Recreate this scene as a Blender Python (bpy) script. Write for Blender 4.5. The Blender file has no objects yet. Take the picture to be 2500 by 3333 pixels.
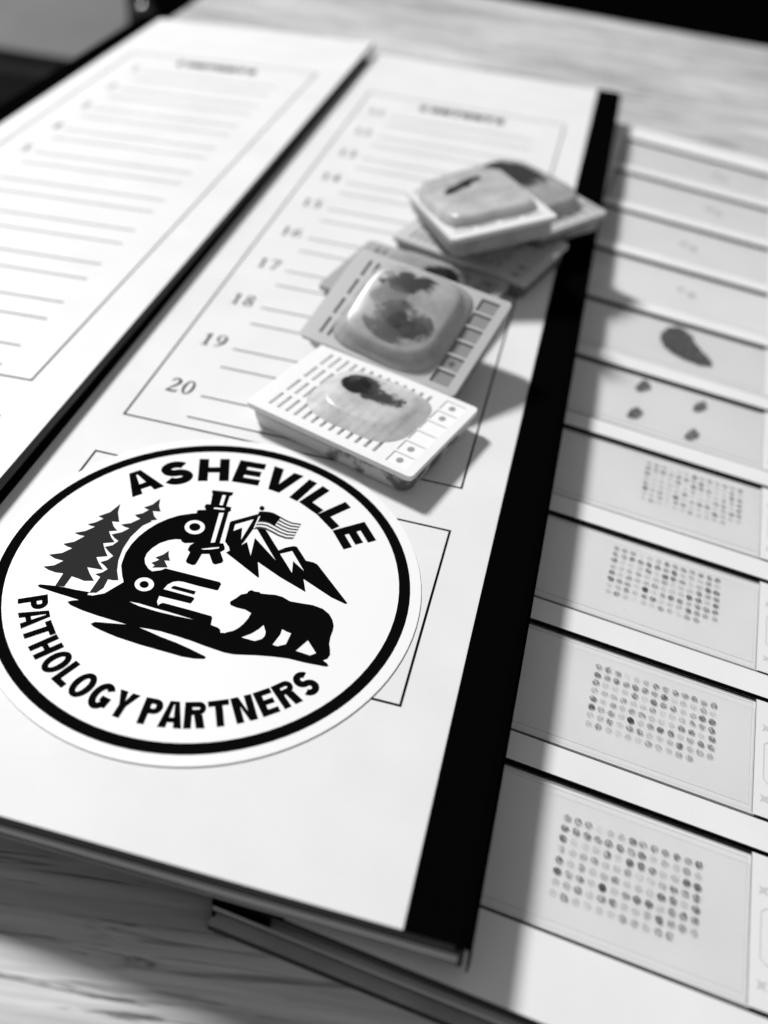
import bpy, bmesh, math, random
from mathutils import Matrix, Vector, noise
from mathutils.geometry import tessellate_polygon

random.seed(7)
MM = 0.001
scene = bpy.context.scene
col = scene.collection

# ------------------------------------------------------------------ camera
cam_data = bpy.data.cameras.new("camera")
cam = bpy.data.objects.new("camera", cam_data)
col.objects.link(cam)
cam_data.sensor_fit = 'VERTICAL'
cam_data.sensor_height = 24.0
cam_data.lens = 21.886
cam_data.clip_start = 0.01
cam_data.clip_end = 50.0
cx_ = Vector((0.9400493, 0.3131854, 0.1349894))
cy_ = Vector((-0.3125927, 0.6330103, 0.7082258))
cz_ = Vector((0.1363563, -0.7079639, 0.6929604))
cam.matrix_world = Matrix((
    (cx_.x, cy_.x, cz_.x, -0.0057601),
    (cx_.y, cy_.y, cz_.y, -0.1536981),
    (cx_.z, cy_.z, cz_.z, 0.1338842),
    (0, 0, 0, 1)))
cam_data.dof.use_dof = True
cam_data.dof.focus_distance = 0.165
cam_data.dof.aperture_fstop = 6.4
scene.camera = cam

# ------------------------------------------------------------------ world, lamp, exposure
world = bpy.data.worlds.new("World")
scene.world = world
world.use_nodes = True
bg = world.node_tree.nodes["Background"]
bg.inputs[0].default_value = (1, 1, 1, 1)
bg.inputs[1].default_value = 0.22

LIGHT_DIR = Vector((-1.0, 0.61, 1.05)).normalized()
lamp_data = bpy.data.lights.new("desk_lamp_light", 'AREA')
lamp_data.shape = 'DISK'
lamp_data.size = 0.46
lamp_data.energy = 114.0
lamp = bpy.data.objects.new("desk_lamp_light", lamp_data)
col.objects.link(lamp)
lamp.location = Vector((-0.03, 0.03, 0)) + LIGHT_DIR * 3.0
lamp.rotation_euler = (-LIGHT_DIR).to_track_quat('-Z', 'Y').to_euler()

scene.view_settings.view_transform = 'Standard'
scene.view_settings.look = 'None'
scene.view_settings.exposure = 0.0
scene.view_settings.gamma = 1.0
scene.view_settings.use_curve_mapping = False
scene.render.engine = 'CYCLES'
scene.cycles.max_bounces = 12
scene.cycles.transparent_max_bounces = 24
scene.cycles.use_denoising = True

# ------------------------------------------------------------------ materials
MATS = {}


def g3(v):
    return (v, v, v, 1.0)


def mat(name, v, rough=0.6, spec=0.3, sss=0.0, sss_scale=0.003, var=0.0, var_scale=200.0, bump=0.0, bump_scale=900.0):
    if name in MATS:
        return MATS[name]
    m = bpy.data.materials.new(name)
    m.use_nodes = True
    nt = m.node_tree
    b = nt.nodes["Principled BSDF"]
    b.inputs["Base Color"].default_value = g3(v)
    b.inputs["Roughness"].default_value = rough
    b.inputs["Specular IOR Level"].default_value = spec
    if sss:
        b.inputs["Subsurface Weight"].default_value = sss
        b.inputs["Subsurface Radius"].default_value = (1, 1, 1)
        b.inputs["Subsurface Scale"].default_value = sss_scale
    tc = nt.nodes.new("ShaderNodeTexCoord")
    if var:
        nz = nt.nodes.new("ShaderNodeTexNoise")
        nz.inputs["Scale"].default_value = var_scale
        nz.inputs["Detail"].default_value = 5
        nz.inputs["Roughness"].default_value = 0.65
        nt.links.new(tc.outputs["Object"], nz.inputs["Vector"])
        mr = nt.nodes.new("ShaderNodeMapRange")
        mr.inputs["From Min"].default_value = 0.3
        mr.inputs["From Max"].default_value = 0.7
        mr.inputs["To Min"].default_value = v * (1 - var)
        mr.inputs["To Max"].default_value = min(1, v * (1 + var))
        nt.links.new(nz.outputs["Fac"], mr.inputs["Value"])
        nt.links.new(mr.outputs["Result"], b.inputs["Base Color"])
    if bump:
        nz2 = nt.nodes.new("ShaderNodeTexNoise")
        nz2.inputs["Scale"].default_value = bump_scale
        nz2.inputs["Detail"].default_value = 4
        nt.links.new(tc.outputs["Object"], nz2.inputs["Vector"])
        bp = nt.nodes.new("ShaderNodeBump")
        bp.inputs["Strength"].default_value = bump
        bp.inputs["Distance"].default_value = 0.0003
        nt.links.new(nz2.outputs["Fac"], bp.inputs["Height"])
        nt.links.new(bp.outputs["Normal"], b.inputs["Normal"])
    MATS[name] = m
    return m


def paper_mat(name, v):
    """coated card: faint mottling plus a scatter of tiny specks of dirt"""
    m = mat(name, v, rough=0.5, spec=0.25, bump=0.05, bump_scale=700)
    nt = m.node_tree
    b = nt.nodes["Principled BSDF"]
    tc = nt.nodes.new("ShaderNodeTexCoord")
    n1 = nt.nodes.new("ShaderNodeTexNoise")
    n1.inputs["Scale"].default_value = 60
    n1.inputs["Detail"].default_value = 6
    nt.links.new(tc.outputs["Object"], n1.inputs["Vector"])
    r1 = nt.nodes.new("ShaderNodeMapRange")
    r1.inputs["From Min"].default_value = 0.3
    r1.inputs["From Max"].default_value = 0.7
    r1.inputs["To Min"].default_value = 0.935
    r1.inputs["To Max"].default_value = 1.0
    nt.links.new(n1.outputs["Fac"], r1.inputs["Value"])
    # specks
    vo = nt.nodes.new("ShaderNodeTexVoronoi")
    vo.inputs["Scale"].default_value = 95
    nt.links.new(tc.outputs["Object"], vo.inputs["Vector"])
    lt = nt.nodes.new("ShaderNodeMath")
    lt.operation = 'LESS_THAN'
    lt.inputs[1].default_value = 0.018
    nt.links.new(vo.outputs["Distance"], lt.inputs[0])
    sep = nt.nodes.new("ShaderNodeSeparateColor")
    nt.links.new(vo.outputs["Color"], sep.inputs["Color"])
    gt = nt.nodes.new("ShaderNodeMath")
    gt.operation = 'GREATER_THAN'
    gt.inputs[1].default_value = 0.72
    nt.links.new(sep.outputs[0], gt.inputs[0])
    mu = nt.nodes.new("ShaderNodeMath")
    mu.operation = 'MULTIPLY'
    nt.links.new(lt.outputs[0], mu.inputs[0])
    nt.links.new(gt.outputs[0], mu.inputs[1])
    mu2 = nt.nodes.new("ShaderNodeMath")
    mu2.operation = 'MULTIPLY_ADD'
    mu2.inputs[1].default_value = -0.35
    mu2.inputs[2].default_value = 1.0
    nt.links.new(mu.outputs[0], mu2.inputs[0])
    mm = nt.nodes.new("ShaderNodeMath")
    mm.operation = 'MULTIPLY'
    nt.links.new(r1.outputs[0], mm.inputs[0])
    nt.links.new(mu2.outputs[0], mm.inputs[1])
    m3 = nt.nodes.new("ShaderNodeMath")
    m3.operation = 'MULTIPLY'
    m3.inputs[1].default_value = v
    nt.links.new(mm.outputs[0], m3.inputs[0])
    nt.links.new(m3.outputs[0], b.inputs["Base Color"])
    return m


def board_edge_mat(name, v):
    """cut edge of pressed chipboard: fine layers running along the board"""
    m = mat(name, v, rough=0.75, spec=0.2)
    nt = m.node_tree
    b = nt.nodes["Principled BSDF"]
    tc = nt.nodes.new("ShaderNodeTexCoord")
    mp = nt.nodes.new("ShaderNodeMapping")
    mp.inputs["Scale"].default_value = (30, 30, 2600)
    nt.links.new(tc.outputs["Object"], mp.inputs["Vector"])
    n1 = nt.nodes.new("ShaderNodeTexNoise")
    n1.inputs["Scale"].default_value = 1.0
    n1.inputs["Detail"].default_value = 4
    nt.links.new(mp.outputs[0], n1.inputs["Vector"])
    r1 = nt.nodes.new("ShaderNodeMapRange")
    r1.inputs["From Min"].default_value = 0.3
    r1.inputs["From Max"].default_value = 0.7
    r1.inputs["To Min"].default_value = v * 0.45
    r1.inputs["To Max"].default_value = v * 1.7
    nt.links.new(n1.outputs["Fac"], r1.inputs["Value"])
    nt.links.new(r1.outputs[0], b.inputs["Base Color"])
    return m


def glass_mat(name, tint, rough=0.02):
    m = bpy.data.materials.new(name)
    m.use_nodes = True
    nt = m.node_tree
    nt.nodes.remove(nt.nodes["Principled BSDF"])
    out = nt.nodes["Material Output"]
    tr = nt.nodes.new("ShaderNodeBsdfTransparent")
    tr.inputs[0].default_value = g3(tint)
    gl = nt.nodes.new("ShaderNodeBsdfGlossy")
    gl.inputs["Roughness"].default_value = rough
    lw = nt.nodes.new("ShaderNodeLayerWeight")      # same on both sides of the pane
    lw.inputs[0].default_value = 0.5
    pw = nt.nodes.new("ShaderNodeMath")
    pw.operation = 'POWER'
    pw.inputs[1].default_value = 5.0
    nt.links.new(lw.outputs["Facing"], pw.inputs[0])
    fr = nt.nodes.new("ShaderNodeMath")
    fr.operation = 'MULTIPLY_ADD'
    fr.inputs[1].default_value = 0.93
    fr.inputs[2].default_value = 0.02
    nt.links.new(pw.outputs[0], fr.inputs[0])
    mx = nt.nodes.new("ShaderNodeMixShader")
    nt.links.new(fr.outputs[0], mx.inputs[0])
    nt.links.new(tr.outputs[0], mx.inputs[1])
    nt.links.new(gl.outputs[0], mx.inputs[2])
    nt.links.new(mx.outputs[0], out.inputs[0])
    MATS[name] = m
    return m


def veil_mat(name, v, alpha, nscale=1500.0, lo=0.35, hi=0.6, amin=0.3):
    """thin stained tissue: part pigment, part clear, broken up by fibres"""
    m = bpy.data.materials.new(name)
    m.use_nodes = True
    nt = m.node_tree
    b = nt.nodes["Principled BSDF"]
    b.inputs["Base Color"].default_value = g3(v)
    b.inputs["Roughness"].default_value = 0.6
    b.inputs["Specular IOR Level"].default_value = 0.1
    tc = nt.nodes.new("ShaderNodeTexCoord")
    oi = nt.nodes.new("ShaderNodeObjectInfo")
    ad = nt.nodes.new("ShaderNodeVectorMath")
    ad.operation = 'ADD'
    nt.links.new(tc.outputs["Object"], ad.inputs[0])
    nt.links.new(oi.outputs["Random"], ad.inputs[1])
    nz = nt.nodes.new("ShaderNodeTexNoise")
    nz.inputs["Scale"].default_value = nscale
    nz.inputs["Detail"].default_value = 3
    nz.inputs["Distortion"].default_value = 0.6
    nt.links.new(ad.outputs[0], nz.inputs["Vector"])
    mr = nt.nodes.new("ShaderNodeMapRange")
    mr.inputs["From Min"].default_value = lo
    mr.inputs["From Max"].default_value = hi
    mr.inputs["To Min"].default_value = alpha * amin
    mr.inputs["To Max"].default_value = alpha
    nt.links.new(nz.outputs["Fac"], mr.inputs["Value"])
    nt.links.new(mr.outputs[0], b.inputs["Alpha"])
    MATS[name] = m
    return m


def soft_tissue_mat(name, v, alpha, seed, thr=0.42, scale=260.0):
    """tissue sunk in the wax: dense in the middle, feathering out (vertex layer 'edge' gives distance to rim)"""
    m = bpy.data.materials.new(name)
    m.use_nodes = True
    nt = m.node_tree
    b = nt.nodes["Principled BSDF"]
    b.inputs["Base Color"].default_value = g3(v)
    b.inputs["Roughness"].default_value = 0.35
    b.inputs["Specular IOR Level"].default_value = 0.3
    tc = nt.nodes.new("ShaderNodeTexCoord")
    ad = nt.nodes.new("ShaderNodeVectorMath")
    ad.operation = 'ADD'
    ad.inputs[1].default_value = (seed * 0.37, seed * 0.71, 0)
    nt.links.new(tc.outputs["Object"], ad.inputs[0])
    nz = nt.nodes.new("ShaderNodeTexNoise")
    nz.inputs["Scale"].default_value = scale
    nz.inputs["Detail"].default_value = 6
    nz.inputs["Roughness"].default_value = 0.6
    nt.links.new(ad.outputs[0], nz.inputs["Vector"])
    at = nt.nodes.new("ShaderNodeAttribute")
    at.attribute_name = "edge"
    ma = nt.nodes.new("ShaderNodeMath")
    ma.operation = 'ADD'
    nm = nt.nodes.new("ShaderNodeMath")
    nm.operation = 'MULTIPLY_ADD'
    nm.inputs[1].default_value = 2.4
    nm.inputs[2].default_value = -0.70
    nt.links.new(nz.outputs["Fac"], nm.inputs[0])
    nt.links.new(nm.outputs[0], ma.inputs[0])
    nt.links.new(at.outputs["Fac"], ma.inputs[1])
    mr = nt.nodes.new("ShaderNodeMapRange")
    mr.inputs["From Min"].default_value = thr + 0.25
    mr.inputs["From Max"].default_value = thr + 0.62
    mr.inputs["To Min"].default_value = 0.0
    mr.inputs["To Max"].default_value = alpha
    mr.interpolation_type = 'SMOOTHSTEP'
    nt.links.new(ma.outputs[0], mr.inputs["Value"])
    nt.links.new(mr.outputs[0], b.inputs["Alpha"])
    MATS[name] = m
    return m


def wood_mat():
    m = bpy.data.materials.new("pale_wood")
    m.use_nodes = True
    nt = m.node_tree
    b = nt.nodes["Principled BSDF"]
    b.inputs["Roughness"].default_value = 0.42
    b.inputs["Specular IOR Level"].default_value = 0.12
    tc = nt.nodes.new("ShaderNodeTexCoord")

    def nz(scale, detail, mapping, dist=0.0, rough=0.6):
        mp = nt.nodes.new("ShaderNodeMapping")
        mp.inputs["Scale"].default_value = mapping
        nt.links.new(tc.outputs["Object"], mp.inputs["Vector"])
        n = nt.nodes.new("ShaderNodeTexNoise")
        n.inputs["Scale"].default_value = scale
        n.inputs["Detail"].default_value = detail
        n.inputs["Distortion"].default_value = dist
        n.inputs["Roughness"].default_value = rough
        nt.links.new(mp.outputs[0], n.inputs["Vector"])
        return n

    def rng(n, a, c, lo, hi, smooth=False):
        r = nt.nodes.new("ShaderNodeMapRange")
        r.inputs["From Min"].default_value = a
        r.inputs["From Max"].default_value = c
        r.inputs["To Min"].default_value = lo
        r.inputs["To Max"].default_value = hi
        if smooth:
            r.interpolation_type = 'SMOOTHSTEP'
        nt.links.new(n.outputs["Fac"], r.inputs["Value"])
        return r

    broad = rng(nz(1.0, 5, (7, 55, 7), 0.8), 0.3, 0.7, 0.36, 0.80)
    fine = rng(nz(1.0, 5, (18, 520, 18), 0.4), 0.3, 0.7, 0.74, 1.16)
    pores = rng(nz(1.0, 4, (24, 460, 24), 0.9, 0.7), 0.54, 0.67, 1.0, 0.25, True)
    streak = rng(nz(1.0, 3, (16, 170, 16), 1.4, 0.5), 0.58, 0.70, 1.0, 0.5, True)

    def mul(a, c):
        x = nt.nodes.new("ShaderNodeMath")
        x.operation = 'MULTIPLY'
        nt.links.new(a.outputs[0], x.inputs[0])
        nt.links.new(c.outputs[0], x.inputs[1])
        return x
    fin = mul(mul(mul(broad, fine), pores), streak)
    nt.links.new(fin.outputs[0], b.inputs["Base Color"])
    bp = nt.nodes.new("ShaderNodeBump")
    bp.inputs["Strength"].default_value = 0.15
    bp.inputs["Distance"].default_value = 0.0002
    nt.links.new(fin.outputs[0], bp.inputs["Height"])
    nt.links.new(bp.outputs[0], b.inputs["Normal"])
    return m


PAPER = paper_mat("white_card", 0.80)
PAPER2 = paper_mat("white_tray_card", 0.86)
EDGE = board_edge_mat("board_edge", 0.055)
EDGE_L = board_edge_mat("board_edge_pale", 0.36)
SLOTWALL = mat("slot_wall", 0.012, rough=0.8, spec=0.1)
TAPE = mat("black_cloth_tape", 0.0016, rough=0.7, spec=0.0, bump=0.08, bump_scale=1800)
INK = mat("black_ink", 0.006, rough=0.5, spec=0.0)
INKG = mat("printed_grey_line", 0.035, rough=0.6, spec=0.1)
VINYL = mat("white_vinyl", 0.88, rough=0.38, spec=0.3)
VINYLK = mat("vinyl_black", 0.0035, rough=0.5, spec=0.0)
VINYLG = mat("vinyl_dark_grey", 0.030, rough=0.5, spec=0.0)
VINYLS = mat("vinyl_mid_grey", 0.075, rough=0.5, spec=0.0)
GLASS = glass_mat("clear_glass", 0.985)
GLASS_E = glass_mat("glass_edge", 0.22, 0.1)
COVER = glass_mat("cover_glass", 0.996)
COVER_E = glass_mat("cover_edge", 0.55, 0.1)
FROST = mat("frosted_label", 0.80, rough=0.7, spec=0.2, var=0.03, var_scale=2500)
WOOD = wood_mat()

# ------------------------------------------------------------------ helpers


def put(name, me, parent=None, mats=(), smooth=False):
    o = bpy.data.objects.new(name, me)
    col.objects.link(o)
    if not me.materials:
        for m in mats:
            me.materials.append(m)
    if smooth:
        for f in me.polygons:
            f.use_smooth = True
    if parent is not None:
        o.parent = parent
    return o


def tag(o, label=None, cat=None, group=None, kind=None):
    if label:
        o["label"] = label
    if cat:
        o["category"] = cat
    if group:
        o["group"] = group
    if kind:
        o["kind"] = kind
    return o


def empty(name, mtx, label, cat, group=None):
    o = bpy.data.objects.new(name, None)
    o.empty_display_size = 0.01
    col.objects.link(o)
    o.matrix_world = mtx
    return tag(o, label, cat, group)


def mesh(name, verts, faces, midx=None):
    """verts in millimetres"""
    me = bpy.data.meshes.new(name)
    me.from_pydata([(x * MM, y * MM, z * MM) for x, y, z in verts], [], faces)
    if midx:
        for p_, i in zip(me.polygons, midx):
            p_.material_index = i
    me.update()
    return me


def box(name, x0, x1, y0, y1, z0, z1, parent, mats, top=0, side=0, bevel=0.0):
    v = [(x0, y0, z0), (x1, y0, z0), (x1, y1, z0), (x0, y1, z0), (x0, y0, z1), (x1, y0, z1), (x1, y1, z1), (x0, y1, z1)]
    f = [(3, 2, 1, 0), (4, 5, 6, 7), (0, 1, 5, 4), (1, 2, 6, 5), (2, 3, 7, 6), (3, 0, 4, 7)]
    me = mesh(name, v, f, [side, top, side, side, side, side])
    if bevel:
        bm = bmesh.new()
        bm.from_mesh(me)
        bmesh.ops.bevel(bm, geom=bm.edges[:], offset=bevel * MM, segments=2, affect='EDGES', profile=0.6)
        bm.to_mesh(me)
        bm.free()
    return put(name, me, parent, mats)


def flat(name, polys, z, parent, m, data=False):
    """filled outlines (first outer, then holes), facing up, at height z mm. polys: list of [outline, hole, ...]"""
    V, F = [], []
    for rings in polys:
        base = len(V)
        pts = [[Vector((a, b, 0)) for a, b in r] for r in rings]
        for r in rings:
            V += [(a, b, z) for a, b in r]
        for t in tessellate_polygon(pts):
            a, b, c = [V[base + i] for i in t]
            cr = (b[0] - a[0]) * (c[1] - a[1]) - (b[1] - a[1]) * (c[0] - a[0])
            if abs(cr) < 1e-9:
                continue
            t = [base + i for i in t]
            F.append(tuple(t) if cr > 0 else tuple(reversed(t)))
    me = mesh(name, V, F)
    if data:
        me.materials.append(m)
        return me
    return put(name, me, parent, (m,))


def rect(x0, x1, y0, y1):
    return [(x0, y0), (x1, y0), (x1, y1), (x0, y1)]


def stroke(pts, w, closed=False):
    """thick polyline with mitred joins; w constant or one width per point"""
    n = len(pts)
    ws = w if isinstance(w, (list, tuple)) else [w] * n
    Lp, Rp = [], []
    for i in range(n):
        p = Vector(pts[i])
        a = Vector(pts[i - 1]) if (i > 0 or closed) else None
        b = Vector(pts[(i + 1) % n]) if (i < n - 1 or closed) else None
        d1 = (p - a).normalized() if a is not None else None
        d2 = (b - p).normalized() if b is not None else None
        d = d1 if d2 is None else d2 if d1 is None else (d1 + d2)
        d = d.normalized()
        nrm = Vector((-d.y, d.x))
        k = 1.0
        if d1 is not None and d2 is not None:
            k = 1.0 / max(0.35, nrm.dot(Vector((-d1.y, d1.x))))
        h = ws[i] / 2 * k
        Lp.append(tuple(p + nrm * h))
        Rp.append(tuple(p - nrm * h))
    if closed:
        return [Lp, Rp]
    return [Lp + Rp[::-1]]


def arc(cx, cy, rx, ry, a0, a1, n=14):
    return [(cx + rx * math.cos(math.radians(a0 + (a1 - a0) * i / n)), cy + ry * math.sin(math.radians(a0 + (a1 - a0) * i / n))) for i in range(n + 1)]


def glyph(ch, W, s):
    """bold grotesque capital in a box W wide and 1 high, centred on the origin; stroke s. Returns polys for flat()"""
    l, r, b, t = -W / 2, W / 2, -0.5, 0.5
    P = []
    if ch == 'A':
        k = s * 0.62
        P = [[[(l, b), (l + s * 1.08, b), (-0.02 * W, t - s * 0.55), (0.02 * W, t - s * 0.55), (r - s * 1.08, b), (r, b), (k, t), (-k, t)]],
             [rect(l + W * 0.24, r - W * 0.24, b + 0.2, b + 0.2 + s * 0.78)]]
    elif ch == 'E':
        P = [[[(l, b), (r, b), (r, b + s * .9), (l + s, b + s * .9), (l + s, -s * .42), (r - .06 * W, -s * .42), (r - .06 * W, s * .42), (l + s, s * .42), (l + s, t - s * .9), (r, t - s * .9), (r, t), (l, t)]]]
    elif ch == 'H':
        P = [[[(l, b), (l + s, b), (l + s, -s * .42), (r - s, -s * .42), (r - s, b), (r, b), (r, t), (r - s, t), (r - s, s * .42), (l + s, s * .42), (l + s, t), (l, t)]]]
    elif ch == 'I':
        P = [[rect(-s / 2, s / 2, b, t)]]
    elif ch == 'L':
        P = [[[(l, b), (r, b), (r, b + s * .95), (l + s, b + s * .95), (l + s, t), (l, t)]]]
    elif ch == 'T':
        P = [[[(-s / 2, b), (s / 2, b), (s / 2, t - s * .9), (r, t - s * .9), (r, t), (l, t), (l, t - s * .9), (-s / 2, t - s * .9)]]]
    elif ch == 'V':
        P = [[[(l, t), (l + s * 1.1, t), (0, b + s * 1.15), (r - s * 1.1, t), (r, t), (s * .62, b), (-s * .62, b)]]]
    elif ch == 'N':
        P = [[[(l, b), (l + s, b), (l + s, t - s * 1.6), (r - s * 1.05, b), (r, b), (r, t), (r - s, t), (r - s, b + s * 1.6), (l + s * 1.05, t), (l, t)]]]
    elif ch == 'Y':
        P = [[[(l, t), (l + s * 1.15, t), (0, s * .55), (r - s * 1.15, t), (r, t), (s / 2, -s * .15), (s / 2, b), (-s / 2, b), (-s / 2, -s * .15)]]]
    elif ch == 'O':
        P = [[arc(0, 0, W / 2, .52, 0, 360, 32)[:-1], arc(0, 0, W / 2 - s, .52 - s * .9, 0, 360, 32)[:-1]]]
    elif ch == 'C':
        P = [stroke(arc(0, 0, W / 2 - s / 2, .52 - s / 2, 45, 315, 24), s)]
    elif ch == 'G':
        P = [stroke(arc(0, 0, W / 2 - s / 2, .52 - s / 2, 42, 345, 24), s), [rect(r - s * .98, r, -.36, .03)], [rect(0.02 * W, r - s * .5, -s * .72, .031)]]
    elif ch in 'PR':
        y0 = 0.0 if ch == 'R' else -0.08
        rr = (t - y0) / 2
        yc = (t + y0) / 2
        xb = r - rr * .95
        outer = [(l, b), (l + s, b), (l + s, y0), (xb, y0)] + arc(xb, yc, rr * .95, rr, -90, 90, 12) + [(l, t)]
        inner = [(l + s, y0 + s * .85), (xb, y0 + s * .85)] + arc(xb, yc, max(.05, rr * .95 - s), rr - s * .85, -90, 90, 10) + [(l + s, t - s * .85)]
        P = [[outer, inner]]
        if ch == 'R':
            P.append([[(r, b), (r - s * 1.15, b), (xb - s * .55, y0 + .01), (xb + s * .55, y0 + .01)]])
    elif ch == 'S':
        rx = W / 2 - s / 2
        ryt = .25 - s * .23
        yt = .5 - s / 2 - ryt + .02
        yb = -.5 + s / 2 + ryt - .02
        pts = arc(0, yt, rx * .93, ryt, 25, 180, 12) + arc(0, yt, rx * .93, ryt + .01, 200, 262, 5) + arc(0, yb, rx, ryt + .01, 82, 20, 5) + arc(0, yb, rx, ryt, 0, -160, 12)
        P = [stroke(pts, s)]
    return P


def digit(ch):
    """old-style serif figure, 1 high, about 0.55 wide, lower-left at the origin"""
    th, tk = 0.055, 0.135
    if ch == '0':
        return [[arc(.27, .5, .25, .5, 0, 360, 28)[:-1], arc(.27, .5, .135, .44, 0, 360, 28)[:-1]]]
    if ch == '1':
        return [[[(.2, .05), (.2, .82), (.08, .78), (.06, .83), (.3, 1), (.33, 1), (.33, .05), (.45, .035), (.45, 0), (.08, 0), (.08, .035)]]]
    if ch == '2':
        p = [(.06, .74), (.1, .88), (.25, .965), (.4, .87), (.43, .72), (.36, .55), (.22, .34), (.06, .07)]
        return [stroke(p, [th, .08, .09, .12, tk, .12, .09, th]), [[(.02, 0), (.47, 0), (.53, .2), (.49, .2), (.43, .11), (.08, .11)]]]
    if ch == '3':
        return [stroke([(.06, .82), (.18, .96), (.36, .9), (.38, .73), (.24, .55)], [th, .09, tk, tk, th]), stroke([(.18, .52), (.38, .45), (.43, .25), (.3, .07), (.06, .07)], [th, .1, tk, .12, .1])]
    if ch == '4':
        return [[rect(.32, .44, 0, 1)], [rect(.02, .54, .24, .33)], stroke([(.05, .29), (.38, .96)], .07)]
    if ch == '5':
        return [[rect(.14, .48, .9, 1)], stroke([(.15, .95), (.11, .56)], .06), stroke([(.1, .57), (.3, .6), (.43, .42), (.42, .22), (.28, .07), (.04, .07)], [th, .11, tk, tk, .11, .09])]
    if ch == '6':
        return [[arc(.27, .3, .25, .3, 0, 360, 24)[:-1], arc(.28, .3, .13, .25, 0, 360, 24)[:-1]], stroke([(.48, .97), (.24, .82), (.1, .55), (.085, .3)], [.04, .09, .12, .12])]
    if ch == '7':
        return [[[(.03, .8), (.07, .8), (.12, .89), (.42, .89), (.17, 0), (.29, 0), (.52, .96), (.52, 1), (.06, 1)]]]
    if ch == '8':
        return [[arc(.27, .25, .24, .25, 0, 360, 24)[:-1], arc(.27, .25, .12, .19, 0, 360, 24)[:-1]], [arc(.27, .74, .205, .26, 0, 360, 24)[:-1], arc(.27, .75, .105, .19, 0, 360, 24)[:-1]]]
    if ch == '9':
        return [[arc(.27, .7, .25, .3, 0, 360, 24)[:-1], arc(.26, .7, .13, .25, 0, 360, 24)[:-1]], stroke([(.06, .03), (.3, .18), (.44, .45), (.455, .7)], [.04, .09, .12, .12])]
    return []


def xf(polys, sx, sy, ang, ox, oy):
    c, s_ = math.cos(ang), math.sin(ang)
    return [[[(ox + c * x * sx - s_ * y * sy, oy + s_ * x * sx + c * y * sy) for x, y in r] for r in rings] for rings in polys]


# ------------------------------------------------------------------ placement frames
M_ = [[0.9951814653443469, -0.07572499650233999, -0.062286241978459986],
      [0.07581963878158672, 0.9971211894838778, -0.0008460834987509872],
      [0.062171001360026255, -0.0038805137517786597, 0.9980579683580078]]
O_ = Vector((87.0, 100.0, -9.773)) * MM
R3 = Matrix(M_)
FOLDER = Matrix.Translation(-(R3 @ O_)) @ R3.to_4x4()      # folder frame (its lid plane is z = 0) -> world
TABLE_Z = -10.2

# ------------------------------------------------------------------ setting: floor, table, things beyond the table
FLOOR_Z = -360.0
fl = mesh("floor", [(-2500, -1500, FLOOR_Z), (2500, -1500, FLOOR_Z), (2500, 3500, FLOOR_Z), (-2500, 3500, FLOOR_Z)], [(0, 1, 2, 3)])
tag(put("floor", fl, None, (mat("dark_floor", 0.006, rough=0.9, spec=0.05, var=0.3, var_scale=20),)), kind="structure")

ta = math.radians(12.9)
TBL = Matrix.Translation(Vector((-91, 398.6, TABLE_Z)) * MM) @ Matrix.Rotation(ta, 4, 'Z')
table = empty("wooden_table", TBL, "pale wood grain table top under the card folder and slide tray", "table")
# table local: x runs along the grain, y = 0 is the back edge
v = [(-141, 0), (560, 0), (560, -760), (-262, -760), (-218, -482)]
vv = [(x, y, 0) for x, y in v] + [(x, y, -26) for x, y in v]
n5 = len(v)
ff = [tuple(reversed(range(n5))), tuple(range(n5, 2 * n5))] + [(i, (i + 1) % n5, n5 + (i + 1) % n5, n5 + i) for i in range(n5)]
me = mesh("table_top", vv, ff)
bm = bmesh.new()
bm.from_mesh(me)
bmesh.ops.recalc_face_normals(bm, faces=bm.faces[:])
bmesh.ops.bevel(bm, geom=[e for e in bm.edges if all(abs(q.co.z) < 1e-6 for q in e.verts)], offset=1.5 * MM, segments=3, affect='EDGES')
bm.to_mesh(me)
bm.free()
put("table_top", me, table, (WOOD,))
TLEG = mat("dark_table_leg", 0.01, rough=0.6)
for lx, ly in ((-90, -60), (500, -60), (500, -700), (-190, -700)):
    box("leg", lx - 22, lx + 22, ly - 22, ly + 22, FLOOR_Z - TABLE_Z, -26, table, (TLEG,))

BLACK = mat("black_lacquer", 0.004, rough=0.4, spec=0.15)
cab = empty("black_cabinet", Matrix.Translation(Vector((-160, 760, FLOOR_Z)) * MM) @ Matrix.Rotation(ta, 4, 'Z'),
            "black cabinet in the dark beyond the far edge of the table", "cabinet")
box("carcass", -345, 1500, 0, 300, 0, 700, cab, (BLACK,), bevel=4)
box("door", -340, 330, -12, 0, 10, 690, cab, (BLACK,), bevel=3)
bm = bmesh.new()
bmesh.ops.create_uvsphere(bm, u_segments=20, v_segments=12, radius=13 * MM)
me = bpy.data.meshes.new("knob")
bm.to_mesh(me)
bm.free()
KN = put("knob", me, cab, (mat("glint_knob", 0.03, rough=0.16, spec=0.8),), smooth=True)  # knob added only to give a small glint in the dark
KN.location = Vector((-319, -25, 196)) * MM

GREYBOX = mat("pale_grey_plastic", 0.13, rough=0.6, spec=0.2, var=0.08, var_scale=12)
GREYBOX2 = mat("pale_grey_rim", 0.26, rough=0.6, spec=0.2)
BX = Matrix.Translation(Vector((-1033, 723, FLOOR_Z)) * MM) @ Matrix.Rotation(math.radians(15.0), 4, 'Z')
BW, BD, BH = 420.0, 460.0, 58.0
sb = empty("storage_box", BX, "plain grey storage box below the table beyond its left edge", "box")
box("body", 0, BW, 0, BD, 0, BH, sb, (GREYBOX,), bevel=6)
box("rim", -5, BW + 5, -5, BD + 5, 44, 54, sb, (GREYBOX2,), bevel=3)
box("lid", -4, BW + 4, -4, BD + 4, BH, BH + 14, sb, (GREYBOX,), bevel=3)

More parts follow.
